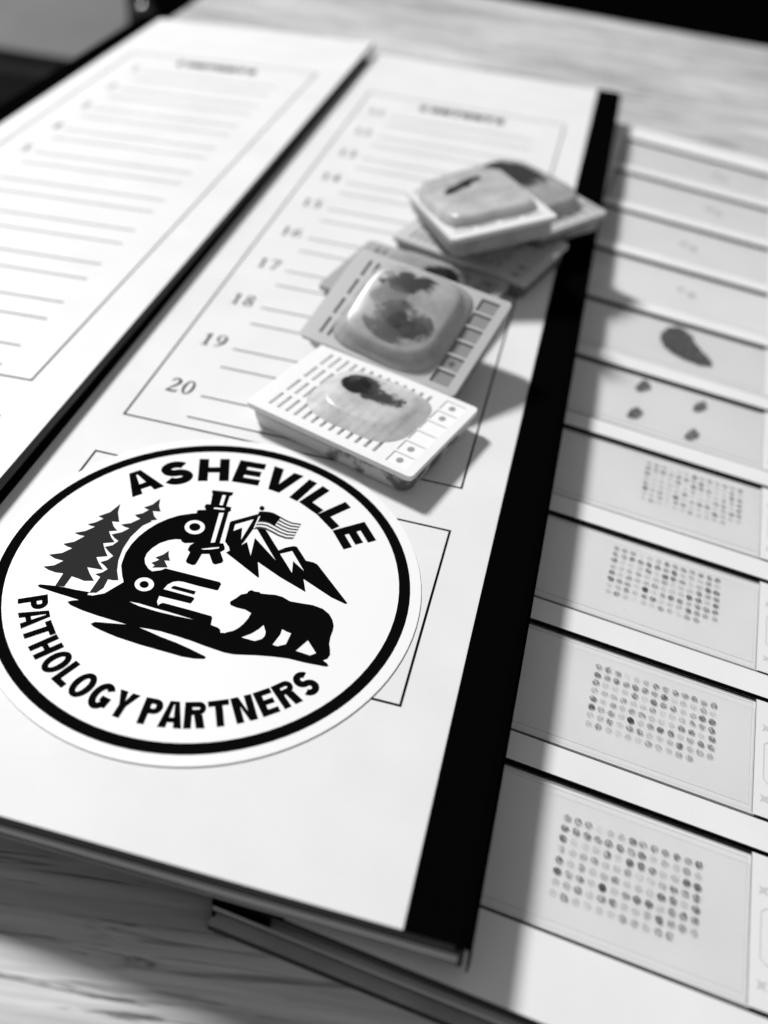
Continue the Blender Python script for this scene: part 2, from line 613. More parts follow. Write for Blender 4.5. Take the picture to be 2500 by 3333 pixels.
# ------------------------------------------------------------------ lower slide tray, lying open on the table
tray = empty("slide_tray", Matrix.Translation(Vector((0, 0, 0))), "open white cardboard slide tray under the folder, its slides showing", "slide tray")
TX0, TX1, TY0, TY1 = -29.6, 171.0, -101.3, 232.6
RIM, FLOORZ = 0.2, -1.0
PADZ, SL_TOP = -0.72, -0.10
P0, PITCH, SW = -63.95, 31.47, 24.55
box("base_board", TX0 - 0.4, TX1, TY0 - 1.5, TY1, TABLE_Z, TABLE_Z + 1.9, tray, (EDGE_L, EDGE), top=0, side=1)
box("filler_board", TX0, TX1, TY0 + 0.5, TY1 - 0.4, TABLE_Z + 1.9, -4.4, tray, (EDGE,))
box("filler_board", TX0, TX1, TY0 - 0.7, TY1 - 0.2, -4.4, -3.1, tray, (EDGE_L,))
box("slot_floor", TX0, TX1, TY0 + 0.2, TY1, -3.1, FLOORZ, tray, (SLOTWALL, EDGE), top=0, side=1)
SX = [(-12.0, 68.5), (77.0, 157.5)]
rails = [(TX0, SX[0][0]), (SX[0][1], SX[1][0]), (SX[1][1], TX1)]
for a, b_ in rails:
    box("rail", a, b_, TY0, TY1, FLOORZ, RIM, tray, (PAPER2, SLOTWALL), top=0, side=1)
slots = []
for k in range(1, 11):
    top = P0 + (10 - k) * PITCH
    slots.append((top + 0.68, top - SW - 0.75))
edges_y = [TY1] + [q for s_ in slots for q in s_] + [TY0]
for a, b_ in SX:
    for i in range(0, len(edges_y), 2):
        y1, y0 = edges_y[i], edges_y[i + 1]
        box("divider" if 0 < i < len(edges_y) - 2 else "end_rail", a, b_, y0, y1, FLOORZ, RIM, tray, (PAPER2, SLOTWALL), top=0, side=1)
for k in range(1, 11):
    top = P0 + (10 - k) * PITCH
    for a, b_ in SX:
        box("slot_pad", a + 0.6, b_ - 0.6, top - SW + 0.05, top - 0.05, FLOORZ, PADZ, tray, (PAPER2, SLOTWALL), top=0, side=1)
# black tape round the left end
box("edge_tape", TX0 - 0.35, TX0 + 10.6, TY0 - 0.25, TY1 + 0.1, RIM, RIM + 0.2, tray, (TAPE,))
box("edge_tape", TX0 - 0.35, TX0, TY0 - 0.25, TY1 + 0.1, TABLE_Z + 1.9, RIM, tray, (TAPE,))
box("edge_tape", TX0, TX0 + 9.0, TY0 - 0.95, TY0 - 0.7, -2.3, RIM + 0.2, tray, (TAPE,))

# ------------------------------------------------------------------ glass slides
def slab(name, x0, x1, y0, y1, z0, z1, parent, ms):
    o = box(name, x0, x1, y0, y1, z0, z1, parent, ms, top=0, side=1)
    o.data.polygons[0].material_index = 0
    return o


DARK = {k: veil_mat("tissue_core_%d" % k, 0.02, a, 2100.0, 0.40, 0.52, lo_) for k, a, lo_ in
        ((1, .07, .2), (2, .13, .3), (3, .18, .35), (4, .26, .3), (5, .37, .28), (6, .48, .22), (7, .56, .28), (8, .62, .5), (9, .68, .5), (10, .82, .8))}
TMA = ["5 6 5 1 3 4 7 5 6 5 6 5 7", "7 6 7 6 7 7 5 8 3 4 3 5 3", "7 2 2 3 7 2 8 7 6 3 4 8 8", "4 3 4 5 3 3 5 2 3 4 6 5 7",
       "7 3 5 3 4 6 3 3 3 8 7 3 7", "9 5 6 3 10 3 5 8 7 3 5 7 6", "3 4 6 3 6 7 3 3 4 8 5 5 4", "3 6 3 2 3 2 5 4 3 5 5 0 0"]
TMA = [[int(q) for q in r.split()] for r in TMA]
core_meshes = {}
rnd = random.Random(3)
for dk, m_ in DARK.items():
    core_meshes[dk] = []
    for q in range(3):
        n = 11
        pts = [(0.65 * (1 + rnd.uniform(-.13, .1)) * math.cos(2 * math.pi * i / n), 0.71 * (1 + rnd.uniform(-.13, .1)) * math.sin(2 * math.pi * i / n)) for i in range(n)]
        core_meshes[dk].append(flat("tissue_core", [[pts]], 0, None, m_, data=True))
SECTION = veil_mat("tissue_section", 0.05, 0.86, 1300.0, 0.36, 0.52, 0.62)
FAINT = veil_mat("faint_tissue", 0.05, 0.34, 900.0, 0.3, 0.7, 0.3)
SPOT = veil_mat("tissue_spot", 0.05, 0.78, 1700.0, 0.38, 0.54, 0.45)


def ragged(raw, ox, oy, rnd, amp):
    out = []
    for i, (x, y) in enumerate(raw):
        x2, y2 = raw[(i + 1) % len(raw)]
        for q in range(3):
            out.append((x + (x2 - x) * q / 3 - ox + rnd.uniform(-amp, amp), y + (y2 - y) * q / 3 - oy + rnd.uniform(-amp, amp)))
    return out


slide_labels = {
    1: "glass slide in the farthest slot of the open tray, next to its back edge",
    2: "glass slide second from the back edge of the tray, with a faint smudge",
    3: "glass slide third from the back edge of the tray, with a faint smudge",
    4: "glass slide just behind the one with the teardrop tissue section",
    5: "glass slide with one large dark teardrop tissue section",
    6: "glass slide with four small separate tissue pieces",
    7: "glass slide with blurred tissue dot grid, directly nearer than the four-piece slide",
    8: "second of the four dot-grid slides, counted from the four-piece slide",
    9: "third of the four dot-grid slides, counted from the four-piece slide",
    10: "glass slide with sharp tissue dot grid in the nearest slot of the tray"}
tma0 = {10: (16.75, -69.55), 9: (17.0, -37.3), 8: (15.7, -4.6), 7: (19.1, 27.0)}
for k in range(1, 11):
    top = P0 + (10 - k) * PITCH
    cyk = top - SW / 2
    lx = 46.3 - (10 - k) * 0.32
    rz = math.radians(rnd.uniform(-.35, .35))
    s = empty("microscope_slide", Matrix.Translation(Vector((lx - 17, cyk, PADZ)) * MM) @ Matrix.Rotation(rz, 4, 'Z'), slide_labels[k], "slide", "glass slides in the open tray")
    ox, oy = lx - 17, cyk
    H0, H1 = 0.02, SL_TOP - PADZ
    slab("glass", -38 + 0.0, 38, -SW / 2, SW / 2, H0, H1, s, (GLASS, GLASS_E))
    lab = flat("label", [[rect(17, 37.8, -SW / 2 + 0.1, SW / 2 - 0.1)]], H1 + 0.03, s, FROST)
    flat("label_edge", [[rect(16.85, 17.0, -SW / 2 + 0.1, SW / 2 - 0.1)]], H1 + 0.035, lab, mat("label_edge_grey", 0.22))
    PRN = mat("label_print", 0.60)
    for yy in (6.2, -8.6):
        st = [(18.9 + (1.1 if i % 2 else 0.45) * math.cos(i * math.pi / 4), yy + (1.1 if i % 2 else 0.45) * math.sin(i * math.pi / 4)) for i in range(8)]
        flat("printed_mark", [[st]], H1 + 0.05, lab, PRN)
    flat("printed_mark", [stroke([(35, 3.4), (19.4, 3.4), (18.6, 2.6), (18.6, -4.6), (19.4, -5.4), (35, -5.4)], 0.22)], H1 + 0.05, lab, PRN)
    if k >= 5:
        slab("cover_glass", -34.5, 16.2, -10.9, 10.7, H1 + 0.10, H1 + 0.24, s, (COVER, COVER_E))
    Z = H0 + 0.20
    if k in tma0:
        x0, y0 = tma0[k]
        for r_ in range(8):
            for c_ in range(13):
                d_ = TMA[r_][c_]
                if d_ == 0:
                    continue
                if k < 10 and rnd.random() < 0.12:
                    d_ = max(1, min(10, d_ + rnd.choice((-1, 1))))
                if k == 7:
                    d_ = max(1, d_ - 1)
                o = put("tissue_core", rnd.choice(core_meshes[d_]), s)
                o.location = Vector((x0 - ox + c_ * 1.785 + rnd.uniform(-.06, .06) + 0.01 * r_, y0 - oy - r_ * 1.86 + c_ * 0.015 + rnd.uniform(-.06, .06), Z)) * MM
                o.rotation_euler = (0, 0, rnd.uniform(0, 6.28))
    elif k == 5:
        raw = [[15.9, 82.51], [15.89, 86.09], [17.1, 89.72], [19.52, 92.18], [21.66, 92.04], [23.03, 90.21], [24.54, 89.2], [25.15, 86.07], [27.07, 83.33], [29.04, 80.98], [30.74, 78.34], [30.47, 76.28], [28.9, 75.59], [26.66, 75.29], [24.11, 75.59], [21.49, 76.44], [19.05, 77.99], [17.06, 79.84]]
        flat("tissue_section", [[ragged(raw, ox, oy, rnd, 0.28)]], Z, s, SECTION)
    elif k == 6:
        for raw in ([[12.0, 56.18], [12.84, 59.3], [14.33, 61.21], [15.88, 59.63], [15.75, 57.35], [14.25, 55.65], [12.68, 54.62]],
                    [[11.59, 42.82], [12.28, 46.48], [13.7, 48.33], [15.32, 46.7], [15.09, 44.68], [13.26, 42.49]],
                    [[26.99, 54.37], [28.01, 57.74], [29.55, 59.6], [30.88, 57.74], [30.32, 55.57], [28.32, 53.66]],
                    [[26.11, 40.93], [26.96, 44.52], [28.4, 46.64], [29.79, 44.82], [29.38, 42.88], [27.71, 40.98]]):
            flat("tissue_piece", [[ragged(raw, ox, oy + 0.5, rnd, 0.22)]], Z, s, SPOT)
    else:
        px_, py_ = {1: (25.3, 206.9), 2: (24.9, 175.5), 3: (18.8, 143.6), 4: (20.5, 113.3)}[k]
        for dx_, dy_ in ((-1.8, .8), (1.6, -.8)):
            n = 10
            pts = [(px_ - ox + dx_ + 1.5 * (1 + rnd.uniform(-.25, .25)) * math.cos(2 * math.pi * i / n), py_ - oy + dy_ + 1.5 * (1 + rnd.uniform(-.25, .25)) * math.sin(2 * math.pi * i / n)) for i in range(n)]
            flat("tissue_piece", [[pts]], Z, s, FAINT)

# ------------------------------------------------------------------ upper folder, closed
folder = empty("slide_folder", FOLDER, "closed white card slide folder with black taped spine, lying on the tray", "slide folder")
FL = 340.0
FB = -7.4
XL, XR = -115.0, 86.5
PALE = mat("edge_reflection", 0.9, rough=0.5, spec=0.4)  # reflection along the near edge, put into a white colour
box("bottom_board", XL + 0.5, XR - 0.7, 0.3, FL - 0.6, FB, FB + 1.5, folder, (EDGE,))
box("edge_band", XL + 0.8, XR - 1.5, -0.25, FL - 1.0, FB + 1.5, FB + 1.75, folder, (EDGE_L,))
box("tray_board", XL + 0.7, XR - 0.9, 0.35, FL - 0.8, FB + 1.75, -4.05, folder, (EDGE,))
box("edge_band", XL + 0.8, XR - 1.6, -0.35, FL - 1.0, -4.05, -3.75, folder, (PALE,))  # white band painted in for the reflecting edge
box("tray_board", XL + 0.7, XR - 1.2, 0.3, FL - 0.8, -3.75, -2.75, folder, (EDGE,))
box("edge_band", XL + 0.8, XR - 1.8, 0.25, FL - 1.0, -2.75, -2.25, folder, (SLOTWALL,))  # shade of the gap under the flaps, put in as black


def print_sheet(parent, ox, first):
    """the printed form on a flap: frame, heading, numbered double lines, lower box"""
    z = 0.05

    def frame(x0, x1, y0, y1, w):
        for nm, rc in (("h", rect(x0 - w / 2, x1 + w / 2, y0 - w / 2, y0 + w / 2)), ("h", rect(x0 - w / 2, x1 + w / 2, y1 - w / 2, y1 + w / 2)),
                       ("v", rect(x0 - w / 2, x0 + w / 2, y0 + w / 2, y1 - w / 2)), ("v", rect(x1 - w / 2, x1 + w / 2, y0 + w / 2, y1 - w / 2))):
            flat("frame_line", [[[(a + ox, b_) for a, b_ in rc]]], z, parent, INK)
    frame(-4.63, 68.42, 89.2, 296.0, 0.42)
    frame(-4.68, 68.55, 34.4, 76.3, 0.42)
    lm_ = flat("ruled_line", [[rect(0, 51.4, -0.2, 0.2)]], 0, None, INKG, data=True)
    for i in range(10):
        num = str(first + i)
        y = 100.497 + (9 - i) * 19.544
        for dy in (0, -7.778):
            o = put("ruled_line", lm_, parent)
            o.location = Vector((8.05 + ox, y + dy, z)) * MM
        polys = []
        hgt = 5.1
        for j, ch in enumerate(num):
            polys += xf(digit(ch), hgt, hgt, 0, ox + 6.2 - 3.2 * (len(num) - j) + (0.0), y - 0.6)
        flat("printed_number", polys, z, parent, INK)
    W_ = 3.1
    for j, ch in enumerate("CONTENTS"):
        flat("heading_letter", xf(glyph(ch, .70, .28), 5.2, 5.2, 0, ox + 17.9 + j * 3.95, 289.2), z, parent, INK)


# right flap
rf = box("flap", -14.0, 84.2, 0, FL, -2.25, 0, folder, (PAPER, EDGE), top=0, side=1)
print_sheet(rf, 0, 11)
# the tape: a folded strip along the right edge, wrapped over the spine
prof = [(77.0, 0.0), (77.0, 0.22), (84.6, 0.22), (85.9, -0.1), (86.45, -0.9), (86.7, -4.0), (86.75, FB), (86.45, FB), (86.4, -4.0), (86.1, -1.0), (85.6, -0.4), (84.4, 0.0)]
n = len(prof)
vv = [(x, -0.15, z) for x, z in prof] + [(x, FL + 0.15, z) for x, z in prof]
ff = [tuple(range(n)), tuple(reversed(range(n, 2 * n)))] + [(i, n + i, n + (i + 1) % n, (i + 1) % n) for i in range(n)]
me = mesh("spine_tape", vv, ff)
bm = bmesh.new()
bm.from_mesh(me)
bmesh.ops.recalc_face_normals(bm, faces=bm.faces[:])
bm.to_mesh(me)
bm.free()
put("spine_tape", me, folder, (TAPE,))
# left flap, hinged at its left edge and standing a little open
HX = -107.3
TH = math.radians(2.6)
lf = box("flap", 0, 92.6, 0, FL, -2.25, 0, folder, (PAPER, EDGE), top=0, side=1)
lf.location = Vector((HX, 0, -0.15)) * MM
lf.rotation_euler = (0, -TH, 0)
print_sheet(lf, -94.0 - HX + 0.4, 1)
prof = [(-107.0, 0.05), (-107.2, 0.3), (-114.6, 0.2), (-115.2, -0.4), (-115.35, FB), (-115.05, FB), (-114.9, -0.6), (-114.4, -0.05)]
n = len(prof)
vv = [(x, -0.15, z) for x, z in prof] + [(x, FL + 0.15, z) for x, z in prof]
ff = [tuple(range(n)), tuple(reversed(range(n, 2 * n)))] + [(i, n + i, n + (i + 1) % n, (i + 1) % n) for i in range(n)]
me = mesh("spine_tape", vv, ff)
bm = bmesh.new()
bm.from_mesh(me)
bmesh.ops.recalc_face_normals(bm, faces=bm.faces[:])
bm.to_mesh(me)
bm.free()
put("spine_tape", me, folder, (TAPE,))

# ------------------------------------------------------------------ round sticker on the right flap
ART = {
    "tree1": [[-22.25,12.25],[-21.68,10.06],[-20.3,7.71],[-21.61,7.42],[-20.7,6.27],[-19.63,5.51],[-20.99,4.91],[-19.9,3.56],[-18.77,2.64],[-20.62,1.75],[-19.49,0.22],[-18.41,-0.96],[-20.19,-1.78],[-19.07,-3.03],[-17.66,-4.23],[-20.56,-4.51],[-19.43,-5.78],[-17.99,-7.09],[-19.6,-7.62],[-20.93,-7.4],[-22.09,-7.3],[-22.16,-9.88],[-23.69,-10.15],[-23.79,-7.1],[-25.15,-7.32],[-26.61,-7.14],[-27.83,-6.71],[-26.19,-5.85],[-25.19,-4.36],[-26.87,-4.34],[-28.33,-3.81],[-26.35,-2.72],[-25.2,-1.08],[-26.26,-0.98],[-27.26,-0.62],[-25.64,0.51],[-24.55,2.38],[-25.69,2.35],[-26.69,2.55],[-25.06,3.63],[-23.87,5.21],[-24.8,5.16],[-25.47,5.37],[-24.33,6.29],[-23.43,7.62],[-24.6,7.89],[-23.08,9.59]],
    "tree2": [[-15.82,16.04],[-15.23,14.12],[-14.29,12.7],[-15.72,12.37],[-14.94,11.2],[-13.97,10.49],[-15.0,9.89],[-14.74,9.72],[-15.89,8.13],[-16.67,4.81],[-16.7,1.65],[-16.2,-1.25],[-15.32,-3.63],[-14.09,-5.67],[-15.04,-5.98],[-15.88,-6.02],[-15.71,-8.11],[-16.36,-9.49],[-17.5,-9.85],[-17.39,-5.93],[-18.54,-5.59],[-17.55,-4.85],[-17.01,-3.85],[-18.0,-3.18],[-19.0,-2.67],[-18.03,-1.85],[-17.51,-0.6],[-18.74,0.12],[-19.93,1.0],[-18.81,1.82],[-18.3,3.14],[-19.28,3.59],[-20.2,4.28],[-18.72,5.38],[-17.83,6.75],[-18.91,6.86],[-19.72,7.21],[-18.19,8.09],[-17.02,9.76],[-17.73,9.9],[-18.44,10.4],[-17.27,11.17],[-16.55,12.46],[-17.72,12.72],[-16.48,14.08]],
    "tree3": [[-8.73,3.65],[-8.2,2.38],[-7.51,1.42],[-8.48,1.17],[-7.87,0.46],[-7.26,-0.21],[-9.82,-1.11],[-9.62,-0.45],[-10.44,-0.11],[-9.41,1.04],[-10.3,1.35],[-9.28,2.44]],
    "scope": [[-7.76,14.44],[-8.75,13.94],[-10.54,12.87],[-12.13,11.38],[-13.46,9.67],[-14.57,7.53],[-15.33,5.34],[-15.74,3.09],[-15.78,0.71],[-15.38,-1.49],[-15.14,-2.39],[-13.98,-4.45],[-13.05,-5.82],[-14.98,-9.18],[-16.96,-10.45],[-17.61,-10.39],[-10.23,-9.65],[-10.3,-9.61],[-8.52,-9.48],[-5.74,-9.64],[-3.0,-9.73],[-0.24,-9.89],[2.17,-10.06],[4.87,-10.31],[4.51,-8.72],[4.27,-8.45],[0.44,-8.28],[-4.63,-8.15],[-5.03,-8.49],[-5.23,-8.96],[-5.78,-8.16],[-5.94,-6.88],[-0.15,-6.86],[0.04,-5.67],[-0.27,-5.42],[-5.9,-5.24],[-5.63,-3.97],[-5.02,-3.13],[-4.23,-2.69],[-3.31,-2.57],[-0.5,-2.68],[2.95,-2.67],[3.16,-2.51],[3.14,-1.04],[2.74,-0.71],[-7.52,-0.57],[-8.08,-1.22],[-9.45,-1.95],[-10.32,-1.57],[-11.41,-0.57],[-12.03,0.57],[-12.17,1.89],[-11.83,3.38],[-11.07,4.93],[-9.86,6.13],[-8.7,6.82],[-7.84,7.0],[-7.42,6.53],[-6.77,6.35],[-5.77,6.74],[-5.15,6.98],[-5.66,6.11],[-5.6,4.93],[-4.97,4.45],[-4.87,2.33],[-4.54,1.86],[-3.39,1.66],[-2.93,1.91],[-2.85,2.41],[-2.81,4.77],[-1.55,5.18],[-0.13,3.21],[0.43,3.04],[1.41,3.81],[1.46,4.4],[0.18,6.24],[0.68,7.0],[0.5,7.64],[-0.1,8.45],[-0.77,8.33],[-2.2,16.63],[-1.91,17.06],[-2.21,18.05],[-3.17,17.99],[-3.6,20.91],[-3.2,21.27],[-3.3,22.14],[-7.32,21.45],[-7.26,20.91],[-6.93,20.46],[-6.18,17.59],[-7.04,17.3],[-7.03,16.53],[-6.46,15.85],[-7.94,15.25]],
    "stage": [[-4.7,-4.67],[-4.69,-4.22],[-4.33,-3.92],[-0.37,-4.01],[-0.39,-4.79]],
    "eye1o": [[-4.84,11.33],[-4.72,10.86],[-4.73,10.38],[-4.87,9.93],[-5.12,9.53],[-5.48,9.22],[-5.91,9.01],[-6.39,8.92],[-6.88,8.95],[-7.36,9.1],[-7.79,9.36],[-8.14,9.72],[-8.39,10.15],[-8.52,10.62],[-8.51,11.1],[-8.38,11.56],[-8.13,11.96],[-7.77,12.28],[-7.34,12.49],[-6.85,12.59],[-6.35,12.55],[-5.86,12.4],[-5.43,12.13],[-5.08,11.76]],
    "eye1i": [[-5.64,11.12],[-5.57,10.86],[-5.58,10.59],[-5.65,10.34],[-5.79,10.12],[-5.99,9.94],[-6.23,9.83],[-6.5,9.78],[-6.77,9.79],[-7.04,9.88],[-7.28,10.03],[-7.47,10.23],[-7.61,10.47],[-7.68,10.73],[-7.68,11.0],[-7.61,11.25],[-7.47,11.48],[-7.27,11.65],[-7.03,11.77],[-6.76,11.83],[-6.48,11.81],[-6.21,11.72],[-5.97,11.57],[-5.78,11.37]],
    "eye2o": [[-7.84,-4.74],[-7.72,-5.14],[-7.72,-5.55],[-7.84,-5.94],[-8.06,-6.27],[-8.37,-6.54],[-8.76,-6.72],[-9.19,-6.81],[-9.63,-6.78],[-10.07,-6.65],[-10.46,-6.43],[-10.78,-6.13],[-11.01,-5.76],[-11.13,-5.36],[-11.14,-4.95],[-11.03,-4.56],[-10.81,-4.21],[-10.49,-3.94],[-10.1,-3.76],[-9.67,-3.67],[-9.22,-3.7],[-8.78,-3.83],[-8.39,-4.06],[-8.07,-4.37]],
    "eye2i": [[-8.67,-5.04],[-8.61,-5.25],[-8.6,-5.46],[-8.65,-5.66],[-8.75,-5.83],[-8.9,-5.96],[-9.09,-6.05],[-9.3,-6.09],[-9.51,-6.07],[-9.73,-6.0],[-9.92,-5.88],[-10.08,-5.73],[-10.2,-5.54],[-10.26,-5.33],[-10.27,-5.12],[-10.22,-4.92],[-10.12,-4.75],[-9.97,-4.61],[-9.78,-4.52],[-9.57,-4.48],[-9.36,-4.5],[-9.14,-4.57],[-8.95,-4.69],[-8.79,-4.85]],
    "w1": [[-4.97,20.71],[-4.33,20.84],[-3.88,17.97],[-4.51,17.89]],
    "w2": [[-5.19,16.93],[-3.2,17.28],[-3.18,16.85],[-5.12,16.52]],
    "w3": [[-3.74,15.79],[-2.94,16.1],[-1.64,8.14],[-2.34,7.91]],
    "w4": [[-3.4,5.86],[-1.74,6.74],[-0.45,7.32],[-0.4,7.0],[-1.57,6.32],[-2.81,5.83]],
    "ground": [[-17.54,-9.7],[-20.12,-9.94],[-22.03,-9.98],[-23.74,-10.17],[-26.27,-10.63],[-26.58,-10.95],[-26.04,-11.31],[-24.89,-11.39],[-22.71,-11.58],[-20.58,-11.7],[-18.37,-11.87],[-19.43,-12.33],[-20.06,-12.82],[-19.17,-13.35],[-16.77,-13.8],[-13.92,-14.09],[-11.16,-14.24],[-8.42,-14.38],[-6.42,-14.36],[-4.52,-14.16],[-2.44,-14.05],[0.26,-14.2],[2.97,-14.41],[5.73,-14.77],[9.09,-15.09],[11.64,-14.69],[9.22,-15.12],[10.87,-14.96],[14.23,-14.08],[16.86,-13.53],[19.55,-13.13],[22.37,-13.13],[25.93,-12.89],[26.33,-12.59],[25.85,-12.13],[25.04,-11.78],[22.69,-11.46],[20.14,-11.24],[16.94,-11.24],[16.06,-11.18],[12.96,-11.33],[10.56,-11.27],[7.65,-11.22],[6.99,-11.37],[6.78,-10.83],[6.36,-10.5],[6.82,-10.88],[6.26,-10.47],[4.85,-10.27],[2.16,-10.03],[-1.44,-10.22],[-4.79,-10.25],[-8.26,-10.05],[-10.3,-9.61],[-10.25,-9.62],[-17.63,-10.36]],
    "lens": [[-8.42,-14.38],[-12.07,-15.12],[-13.65,-15.45],[-14.16,-16.03],[-13.41,-16.46],[-11.9,-16.82],[-9.02,-17.31],[-5.59,-17.62],[-8.87,-17.32],[-4.77,-17.66],[-0.8,-17.79],[2.87,-17.9],[1.72,-18.04],[4.96,-17.7],[6.49,-17.3],[6.68,-16.95],[5.86,-16.58],[6.39,-16.74],[3.66,-16.07],[0.81,-15.5],[-1.96,-15.14],[-4.86,-14.57],[-6.43,-14.33],[-8.44,-14.29]],
    "bear": [[7.68,-11.28],[8.05,-10.93],[8.97,-10.29],[9.54,-9.49],[10.02,-8.41],[10.37,-6.97],[10.44,-5.75],[9.17,-5.31],[7.7,-5.33],[6.51,-5.13],[6.17,-4.75],[6.15,-4.37],[6.86,-3.29],[7.32,-2.31],[8.24,-1.72],[8.24,-1.32],[8.65,-0.78],[9.31,-0.93],[10.17,-0.8],[10.48,-1.05],[11.76,-0.84],[13.02,-0.56],[14.39,-0.64],[15.93,-1.2],[17.96,-1.04],[19.97,-0.83],[21.84,-1.11],[23.26,-1.92],[24.16,-2.98],[24.71,-4.13],[24.88,-5.2],[24.88,-6.69],[25.08,-8.09],[25.6,-9.37],[25.89,-10.35],[25.71,-11.21],[25.06,-11.85],[22.71,-11.52],[23.59,-10.72],[21.45,-8.5],[20.16,-11.31],[16.96,-11.31],[18.23,-10.42],[18.34,-7.92],[17.51,-7.81],[16.57,-7.51],[16.66,-8.72],[16.08,-11.24],[12.99,-11.4],[14.05,-10.56],[14.3,-9.84],[14.17,-8.96],[13.3,-7.59],[12.86,-8.63],[12.02,-9.91],[10.59,-11.33]],
    "mount": [[-0.96,14.1],[-0.74,14.48],[3.11,17.77],[6.0,14.4],[10.09,9.91],[11.07,11.0],[12.36,11.87],[13.0,11.86],[15.63,9.0],[17.02,9.02],[17.88,8.77],[25.64,1.4],[25.26,1.17],[22.52,1.89],[16.57,4.55],[17.85,1.69],[12.41,3.72],[7.45,6.01],[8.93,2.49],[8.73,2.42],[1.19,6.44],[1.64,7.13],[1.17,7.96],[0.01,9.02]],
    "snow1": [[0.15,13.84],[2.98,16.31],[2.65,10.34],[1.72,13.44],[0.47,12.11]],
    "snow2": [[3.77,13.66],[4.45,14.0],[10.42,7.34],[4.89,11.64],[5.71,7.05],[3.87,10.19],[3.13,9.05]],
    "snow3": [[10.6,9.2],[12.47,10.58],[16.09,6.42],[13.44,8.18],[14.15,5.33]],
    "pole": [[3.31,18.6],[3.78,18.66],[3.82,17.53],[3.73,13.76],[3.24,9.75],[2.84,9.62],[3.2,16.61]],
    "knob": [[3.9,19.78],[3.94,19.52],[3.88,19.29],[3.73,19.12],[3.53,19.05],[3.31,19.1],[3.11,19.25],[2.98,19.48],[2.94,19.73],[3.0,19.97],[3.15,20.14],[3.35,20.21],[3.57,20.16],[3.77,20.01]],
    "pole_strip": [[3.66,17.24],[3.91,17.37],[4.05,13.96],[3.82,13.84]],
    "ftop": [[3.6,18.7],[4.81,19.01],[5.94,19.07],[7.7,18.45],[8.92,17.98],[10.15,17.69],[11.87,17.87]],
    "fbot": [[3.86,13.85],[4.83,14.31],[5.93,14.38],[7.37,13.94],[8.82,13.44],[10.33,13.22],[11.62,13.56]],
    "canton": [[3.6,18.7],[4.81,19.01],[5.94,19.07],[7.7,18.45],[7.32,15.72],[6.26,16.23],[5.23,16.4],[3.98,16.03]]}
STK = FOLDER @ Matrix.Translation(Vector((29.138, 50.994, 0.06)) * MM)
stk = empty("round_sticker", STK, "round white sticker with black ring, lettering and microscope and bear emblem", "sticker")
RD = 38.35
ring_o, nn = [], 96
for i in range(nn):
    a = 2 * math.pi * i / nn
    ring_o.append((math.cos(a), math.sin(a)))
dv = [(RD * x, RD * y, 0.0) for x, y in ring_o] + [(RD * x, RD * y, 0.16) for x, y in ring_o] + [((RD - .1) * x, (RD - .1) * y, 0.18) for x, y in ring_o]
df = [tuple(range(2 * nn, 3 * nn)), tuple(reversed(range(nn)))]
for i in range(nn):
    j = (i + 1) % nn
    df += [(i, j, nn + j, nn + i), (nn + i, nn + j, 2 * nn + j, 2 * nn + i)]
put("backing", mesh("backing", dv, df), stk, (VINYL,))
ZS = 0.21
flat("ring", [[[(36.35 * x, 36.35 * y) for x, y in ring_o], [(34.35 * x, 34.35 * y) for x, y in ring_o]]], ZS, stk, VINYLK)
WU = {'A': .98, 'S': .88, 'H': .90, 'E': .80, 'V': .98, 'I': .3, 'L': .74}


def arc_text(word, widths, stroke_w, hgt, rad, a0, a1, inward):
    """set a word along the circle from angle a0 to a1 (degrees) with even gaps between its letters"""
    rb = rad - (0 if inward else 0.10 * hgt)
    kern = {'A': .74, 'L': .92, 'P': .94, 'H': 1.05, 'N': 1.05} if inward else {'A': .90, 'L': .90, 'V': .92, 'H': 1.06}
    wd = [math.degrees((stroke_w if c == 'I' else widths[c] * kern.get(c, 1)) * hgt / rb) for c in word]
    span = abs(a1 - a0)
    gap = (span - sum(wd)) / (len(word) - 1)
    sg = 1 if a1 > a0 else -1
    p = a0
    for c, w in zip(word, wd):
        am = math.radians(p + sg * w / 2)
        rot_ = am + math.pi / 2 if inward else am - math.pi / 2
        flat("letter", xf(glyph(c, widths[c], stroke_w), hgt, hgt, rot_, rad * math.cos(am), rad * math.sin(am)), ZS, stk, VINYLK)
        p += sg * (w + gap)


arc_text("ASHEVILLE", WU, .285, 6.7, 28.72, 143.6, 33.6, False)
WL = {'P': .63, 'A': .76, 'T': .66, 'H': .66, 'O': .71, 'L': .55, 'G': .71, 'Y': .72, 'R': .67, 'N': .68, 'E': .58, 'S': .63}
arc_text("PATHOLOGY", WL, .24, 4.9, 29.3, -152.4, -90.6, True)
arc_text("PARTNERS", WL, .24, 4.9, 29.3, -87.8, -32.6, True)
for t_ in ("tree1", "tree2", "tree3"):
    flat("pine_tree_print", [[ART[t_]]], ZS, stk, VINYLG)
flat("ground_print", [[ART["ground"]], [ART["lens"]]], ZS, stk, VINYLK)
ms_ = flat("microscope_print", [[ART["scope"]], [ART["stage"]]], ZS + 0.01, stk, VINYLK)
flat("eyepiece_ring", [[ART["eye1o"], ART["eye1i"]]], ZS + 0.04, ms_, VINYL)
flat("focus_ring", [[ART["eye2o"], ART["eye2i"]]], ZS + 0.04, ms_, VINYL)
for w_ in ("w1", "w2", "w3", "w4"):
    flat("white_bar", [[ART[w_]]], ZS + 0.04, ms_, VINYL)  # white bars printed as part of the emblem
mt_ = flat("mountain_print", [[ART["mount"], ART["snow1"], ART["snow2"], ART["snow3"]]], ZS, stk, VINYLK)
flat("bear_print", [[ART["bear"]]], ZS + 0.015, stk, VINYLK)
ft, fb = ART["ftop"], ART["fbot"]
flag = flat("flag_print", [[ft + fb[::-1]]], ZS + 0.03, stk, VINYL)


